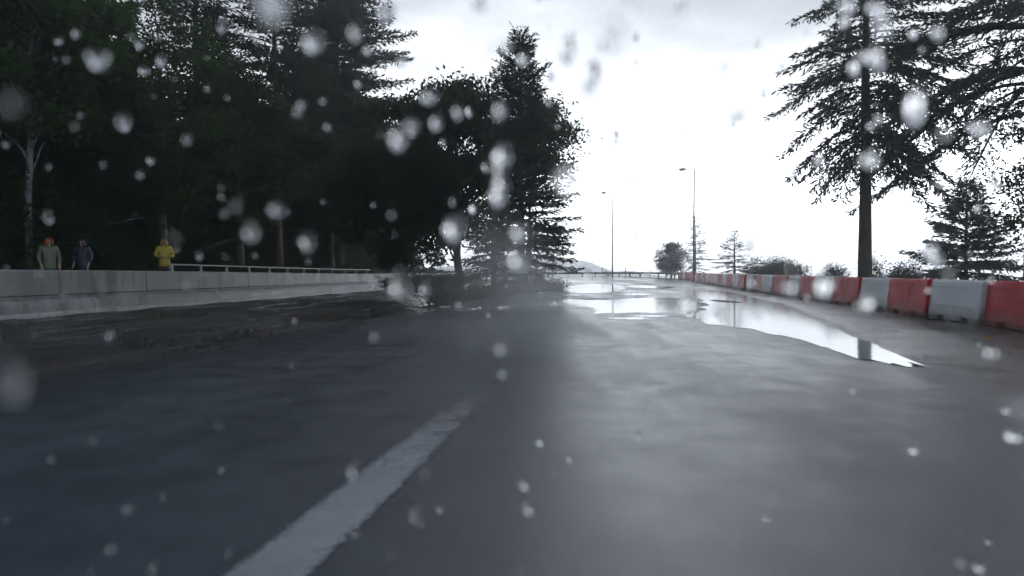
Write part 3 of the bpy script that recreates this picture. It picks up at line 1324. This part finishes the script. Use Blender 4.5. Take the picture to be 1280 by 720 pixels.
# pale branches at the forest edge, added for bright streaks and leaf glints
for (p_, Y_, z_, L_, tilt, lab) in ((270, 23.5, 2.1, 1.8, .32, 'pale branch drawn for a light streak sloping above the start of the railing'), (160, 20.5, 2.75, 1.1, .2, 'short pale branch standing in for a bright streak above the people behind the wall'),
                                    (440, 34, 2.7, 1.6, .6, 'added pale branch low in the forest edge beyond the railing')):
    mb = MB()
    mb.tube([(-L_ / 2, 0, -L_ / 2 * tilt), (-.1, .05, -.03), (L_ / 2, 0, L_ / 2 * tilt)], [.022, .016, .006], 6)
    mb.tube([(0, .03, 0), (.25, .1, .22)], [.011, .004], 5)
    mb.tube([(-.3, .03, -.1 * tilt), (-.1, -.12, .12)], [.010, .004], 5)
    o = mb.build('streak_branch', M['birchbark'], smooth=True)
    o.location = (px(p_, Y_), Y_, z_)
    tag(o, lab, 'branch', 'pale streak branches in the forest edge')

# ------------------------------------------------------------------ people behind the wall


def skin_mesh(name, verts, edges, radii, mat, parent, root=0, sub=2):
    me = bpy.data.meshes.new(name)
    me.from_pydata(verts, edges, [])
    o = link(name, me, parent)
    me.materials.append(mat)
    sk = o.modifiers.new('skin', 'SKIN')
    sk.use_smooth_shade = True
    lay = me.skin_vertices[0].data if me.skin_vertices else None
    if lay is None:
        bpy.context.view_layer.objects.active = o
        bpy.ops.mesh.customdata_skin_add()
        lay = me.skin_vertices[0].data
    for i, r in enumerate(radii):
        lay[i].radius = r if isinstance(r, tuple) else (r, r)
        lay[i].use_root = (i == root)
    sb = o.modifiers.new('smooth', 'SUBSURF')
    sb.levels = sub
    sb.render_levels = sub
    return o


M['skin_tone'] = m_simple('skin', (.38, .24, .18), .5, 0, .12)
M['yellow_coat'] = m_simple('yellow_waterproof', (.46, .38, .02), .4, 0, .25)
M['orange_coat'] = m_simple('orange_waterproof', (.42, .10, .012), .4, 0, .25)
M['grey_coat'] = m_simple('grey_green_jacket', (.13, .145, .12), .55, 0, .25)
M['navy_coat'] = m_simple('navy_jacket', (.022, .026, .05), .5, 0, .25)
M['trouser'] = m_simple('dark_trousers', (.03, .03, .035), .7, 0, .25)
M['boot'] = m_simple('black_boots', (.015, .015, .015), .5, 0, .25)


def person(loc, rz, H, coat, hood, label, arms='down'):
    t = thing('person', loc, label, 'person', 'people watching from behind the wall', rz)
    k = H / 1.75
    V, E, Rr = [], [], []

    def v(p, r, par=None):
        V.append((p[0] * k, p[1] * k, p[2] * k))
        Rr.append((r * k, r * k) if not isinstance(r, tuple) else (r[0] * k, r[1] * k))
        if par is not None:
            E.append((par, len(V) - 1))
        return len(V) - 1
    # person faces -Y in own space
    pel = v((0, 0, .95), (.145, .11))
    wai = v((0, 0, 1.10), (.13, .10), pel)
    che = v((0, 0, 1.30), (.16, .115), wai)
    nb = v((0, 0, 1.44), (.075, .07), che)
    nk = v((0, -.01, 1.51), (.055, .055), nb)
    hd = v((0, -.025, 1.60), (.078, .092), nk)
    tp = v((0, -.02, 1.68), (.066, .078), hd)
    nose = v((0, -.125, 1.60), (.012, .014), hd)
    for s in (-1, 1):
        hip = v((s * .095, 0, .88), (.085, .09), pel)
        kn = v((s * .11, -.01, .50), (.06, .06), hip)
        an = v((s * .115, .015, .09), (.042, .042), kn)
        v((s * .13, -.13, .04), (.04, .032), an)
        sh = v((s * .19, 0, 1.40), (.062, .062), che)
        if arms == 'down':
            el_, wr = (s * .26, .03, 1.13), (s * .24, -.10, .90)
        else:
            el_, wr = (s * .27, -.06, 1.12), (s * .13, -.28, 1.10)
        e_ = v(el_, (.045, .045), sh)
        w_ = v(wr, (.032, .03), e_)
        pv_ = Vector(wr) - Vector(el_)
        pv_.normalize()
        sd = Vector((s, 0, 0))
        pal = v(tuple(Vector(wr) + pv_ * .07), (.034, .02), w_)
        for j, (o_, ln_) in enumerate(((-.027, .075), (-.009, .088), (.009, .084), (.027, .066))):
            b0 = Vector(wr) + pv_ * .115 + sd * o_
            f1 = v(tuple(b0), (.009, .009), pal)
            f2 = v(tuple(b0 + pv_ * ln_ * .5 + Vector((0, -.008, 0))), (.008, .008), f1)
            v(tuple(b0 + pv_ * ln_ * .85 + Vector((0, -.03, 0))), (.007, .007), f2)
        th = v(tuple(Vector(wr) + pv_ * .05 - sd * .042), (.010, .010), w_)
        v(tuple(Vector(wr) + pv_ * .095 - sd * .056 + Vector((0, -.02, 0))), (.008, .008), th)
    skin_mesh('body', V, E, Rr, M['skin_tone'], t)

    # coat: one garment over torso and arms
    V, E, Rr = [], [], []
    hem = v((0, 0, .68), (.22, .175))
    w0 = v((0, 0, 1.08), (.185, .145), hem)
    c0 = v((0, 0, 1.30), (.205, .155), w0)
    v((0, .005, 1.46), (.10, .095), c0)
    for s in (-1, 1):
        sh = v((s * .19, 0, 1.41), (.10, .10), c0)
        if arms == 'down':
            el_, wr = (s * .27, .03, 1.13), (s * .245, -.09, .92)
        else:
            el_, wr = (s * .285, -.05, 1.12), (s * .16, -.25, 1.105)
        e_ = v(el_, (.072, .072), sh)
        v(wr, (.058, .058), e_)
    skin_mesh('coat', V, E, Rr, coat, t)
    V, E, Rr = [], [], []
    pel = v((0, 0, .90), (.19, .15))
    v((0, 0, 1.06), (.17, .14), pel)
    for s in (-1, 1):
        kn = v((s * .11, -.01, .50), (.085, .085), pel)
        v((s * .115, .012, .13), (.07, .07), kn)
    skin_mesh('trousers', V, E, Rr, M['trouser'], t)
    for s in (-1, 1):
        mb = MB()
        mb.tube([(s * .115 * k, .05 * k, 0.05 * k), (s * .12 * k, -.06 * k, .05 * k), (s * .13 * k, -.18 * k, .035 * k)], [.055 * k, .055 * k, .032 * k], 10)
        mb.tube([(s * .115 * k, .012 * k, .03 * k), (s * .115 * k, .012 * k, .20 * k)], [.06 * k, .062 * k], 10)
        mb.build('boot', M['boot'], t, True)
    # hood: open-fronted shell round the head
    mb = MB()
    rows = []
    nu, nv_ = 14, 10
    for i in range(nv_ + 1):
        ph = -.15 + (math.pi / 2 + .15) * i / nv_ if i < nv_ else math.pi / 2
        row = []
        for j in range(nu + 1):
            th = R(38) + (2 * math.pi - R(76)) * j / nu
            rr_ = .118 * math.cos(ph) if ph > 0 else .118 + .10 * -ph
            row.append(len(mb.v))
            mb.v.append((rr_ * math.sin(th) * k, (-.02 - rr_ * math.cos(th) * 1.12) * k, (1.585 + .145 * math.sin(ph) + (-.10 if i == 0 else 0)) * k))
        rows.append(row)
    for i in range(nv_):
        for j in range(nu):
            mb.f.append((rows[i][j], rows[i][j + 1], rows[i + 1][j + 1], rows[i + 1][j]))
            mb.m.append(0)
    o = mb.build('hood', hood, t, True)
    so = o.modifiers.new('thick', 'SOLIDIFY')
    so.thickness = .012
    # eyes and hair fringe
    for s in (-1, 1):
        mb = MB()
        bmx = (s * .032 * k, -.108 * k, 1.618 * k)
        mb.tube([(bmx[0], bmx[1] + .012 * k, bmx[2]), bmx, (bmx[0], bmx[1] - .006 * k, bmx[2])], [.013 * k, .012 * k, .004 * k], 8)
        mb.build('eye', M['boot'], t, True)
    return t


def pp(p_, Y_):
    x = px(p_, Y_)
    return (x, Y_, ground_z(x, Y_) - .01)


person(pp(206, 24.0), R(28), 1.78, M['yellow_coat'], M['yellow_coat'], 'person in a yellow hooded raincoat standing behind the concrete wall', 'front')
person(pp(62, 19.6), R(50), 1.68, M['grey_coat'], M['orange_coat'], 'person with an orange hood and grey green jacket behind the wall', 'down')
person(pp(104, 20.6), R(8), 1.60, M['navy_coat'], M['navy_coat'], 'person in a dark navy hooded jacket beside the orange hooded one', 'down')

# ------------------------------------------------------------------ small ground cover
nG = 42000
y = rng.uniform(6, 44, nG)
t = rng.random(nG)
ex = np.array([edge_x(Ls, float(v)) for v in y])
wx = -15.8 + ROAD_DIR * y + .8
x = wx + (ex - .15 - wx) * t
keep = (np.sin(x * 1.1 + 1.3 * np.sin(y * .6)) + np.sin(y * .9 + x * .3)) > .35
x, y = x[keep], y[keep]
n = len(x)
D = unit(rng.normal(0, .42, (n, 3)) + np.array([0, 0, .8]))
z = np.array([road_z(v) for v in y]) - .02
V = leaf_quads(np.stack([x, y, z], 1), D, rng.uniform(.03, .10, n), rng.uniform(.008, .018, n), rng)
tag(link('verge_grass', quad_mesh('verge_grass', V, n, M['grass'])), 'rough wet grass and weeds on the left verge', 'grass', kind='stuff')

nl = 700
side = rng.random(nl) < .65
y = np.where(side, rng.uniform(4, 26, nl), rng.uniform(4, 22, nl))
xl = np.array([edge_x(Ls, float(v)) for v in y]) - rng.uniform(.2, 10, nl) * (.3 + .7 * rng.random(nl))
xl = np.maximum(xl, -15.8 + ROAD_DIR * y + .75)
xr = np.array([edge_x(Rs, float(v)) for v in y]) + rng.uniform(.15, 3.0, nl)
x = np.where(side, xl, np.minimum(xr, barrier_x(y) - .4))
z = np.array([road_z(v) for v in y]) + .055
D = unit(np.stack([rng.normal(size=nl), rng.normal(size=nl), rng.normal(0, .12, nl)], 1))
S = np.cross(D, np.array([0, 0, 1.0]) + rng.normal(0, .25, (nl, 3)))
S = unit(S)
Ln = rng.uniform(.05, .11, nl)[:, None]
P = np.stack([x, y, z], 1)
V = np.stack([P, P + D * Ln * .45 + S * Ln * .33, P + D * Ln, P + D * Ln * .45 - S * Ln * .33], 1).reshape(-1, 3)
tag(link('fallen_leaves', quad_mesh('fallen_leaves', V, nl, M['litter'])), 'wet brown and orange leaves scattered on the verges', 'leaves', kind='stuff')

# ------------------------------------------------------------------ rain and spray in the air
rg = NT('rain_water')
rg.set(Base_Color=(1, 1, 1), Roughness=0.0, IOR=1.333)
rg.bsdf.inputs['Transmission Weight'].default_value = 1.0
bm = bmesh.new()
bmesh.ops.create_icosphere(bm, subdivisions=2, radius=1)
iv = np.array([v.co[:] for v in bm.verts])
itri = np.array([[v.index for v in f.verts] for f in bm.faces])
bm.free()
rr = np.random.default_rng(5)
pts, rad = [], []
while len(pts) < 2400:
    p = np.array([rr.uniform(-1.8, 1.8), rr.uniform(-.8, 1.35), rr.uniform(.45, 1.85)])
    if np.linalg.norm(p - np.array([0, 0, CAM_H])) < .30 or (p[2] < 1.0 and rr.random() < .68):
        continue
    pts.append(p)
    rad.append(.0018 + .0052 * rr.random() ** 1.6)
# fuller drops seen close by
big = [(-.075, .62, 1.222), (-.088, .60, 1.192), (-.010, .60, 1.205), (-.009, .62, 1.167), (-.010, .62, 1.155), (-.010, .62, 1.142), (-.012, .62, 1.131),
       (-.052, .60, 1.100), (.008, .60, 1.096), (.005, .58, 1.071), (.320, .60, 1.157), (.326, .62, 1.255), (.360, .60, 1.205), (.315, .58, 1.240),
       (.380, .70, 1.330), (.300, .60, 1.294), (.42, .66, 1.29), (-.11, .60, 1.292), (-.14, .61, 1.277), (-.175, .60, 1.265), (-.03, .66, 1.325),
       (.075, .62, 1.237), (.055, .64, 1.27), (-.38, .62, 1.26), (-.25, .64, 1.10), (.16, .6, 1.03), (.19, .62, 1.02), (.25, .6, 1.045), (-.01, .62, .99),
       (.10, .64, 1.035), (.29, .62, 1.045), (.33, .62, 1.03), (-.1, .6, 1.05)]
for b in big:
    pts.append(np.array(b))
    rad.append(rr.uniform(.0045, .0082))
pts, rad = np.array(pts), np.array(rad)
n = len(pts)
st = np.stack([rr.uniform(.85, 1.1, n), rr.uniform(.85, 1.1, n), rr.uniform(.9, 2.1, n)], 1)
fr_ = rr.normal(0, 1.6, (n, 3))
lump = 1 + .22 * np.sin(np.einsum('ij,kj->ki', iv, fr_) * 1.5 + rr.uniform(0, 6, n)[:, None])
V = (iv[None] * lump[:, :, None] * (rad[:, None] * st)[:, None, :] + pts[:, None, :]).reshape(-1, 3)
F = (itri[None] + (np.arange(n) * len(iv))[:, None, None]).reshape(-1, 3)
me = bpy.data.meshes.new('rain_drops')
me.from_pydata(V.tolist(), [], F.tolist())
me.polygons.foreach_set('use_smooth', [True] * len(F))
me.materials.append(rg.mat)
tag(link('rain_drops', me), 'drops of rain and spray falling close to the viewer', 'rain', kind='stuff')

# spray hanging over the wet road


def spray_mat(dens):
    m_ = bpy.data.materials.new('spray_air')
    m_.use_nodes = True
    tt = m_.node_tree
    tt.nodes.clear()
    pv = tt.nodes.new('ShaderNodeVolumePrincipled')
    pv.inputs['Color'].default_value = (.95, .985, 1, 1)
    pv.inputs['Density'].default_value = dens
    pv.inputs['Anisotropy'].default_value = .7
    oo = tt.nodes.new('ShaderNodeOutputMaterial')
    tt.links.new(pv.outputs[0], oo.inputs['Volume'])
    return m_


thin, thick = spray_mat(.055), spray_mat(.11)
for (c, r_, m_) in (((-.5, 16.4, 1.0), (1.8, 2.0, 1.5), thin), ((-.45, 16.6, .8), (1.2, 1.6, 1.15), thick), ((-1.9, 16.0, .4), (1.3, 1.5, .75), thin), ((.6, 17.5, .4), (1.3, 1.8, .7), thick),
                    ((2.0, 11.5, .2), (4.4, 5.5, .42), thin)):
    bm = bmesh.new()
    bmesh.ops.create_icosphere(bm, subdivisions=4, radius=1)
    for v_ in bm.verts:
        w = 1 + .12 * math.sin(3 * v_.co.x + 2 * v_.co.z) + .10 * math.sin(5 * v_.co.y + 1)
        v_.co = Vector((v_.co.x * r_[0] * w, v_.co.y * r_[1] * w, max(v_.co.z * r_[2] * w, -c[2] + .06)))
    me = bpy.data.meshes.new('road_spray')
    bm.to_mesh(me)
    bm.free()
    me.materials.append(m_)
    o = link('road_spray', me)
    o.location = c
    tag(o, 'pale spray mist hanging low over the wet road', 'spray', kind='stuff')
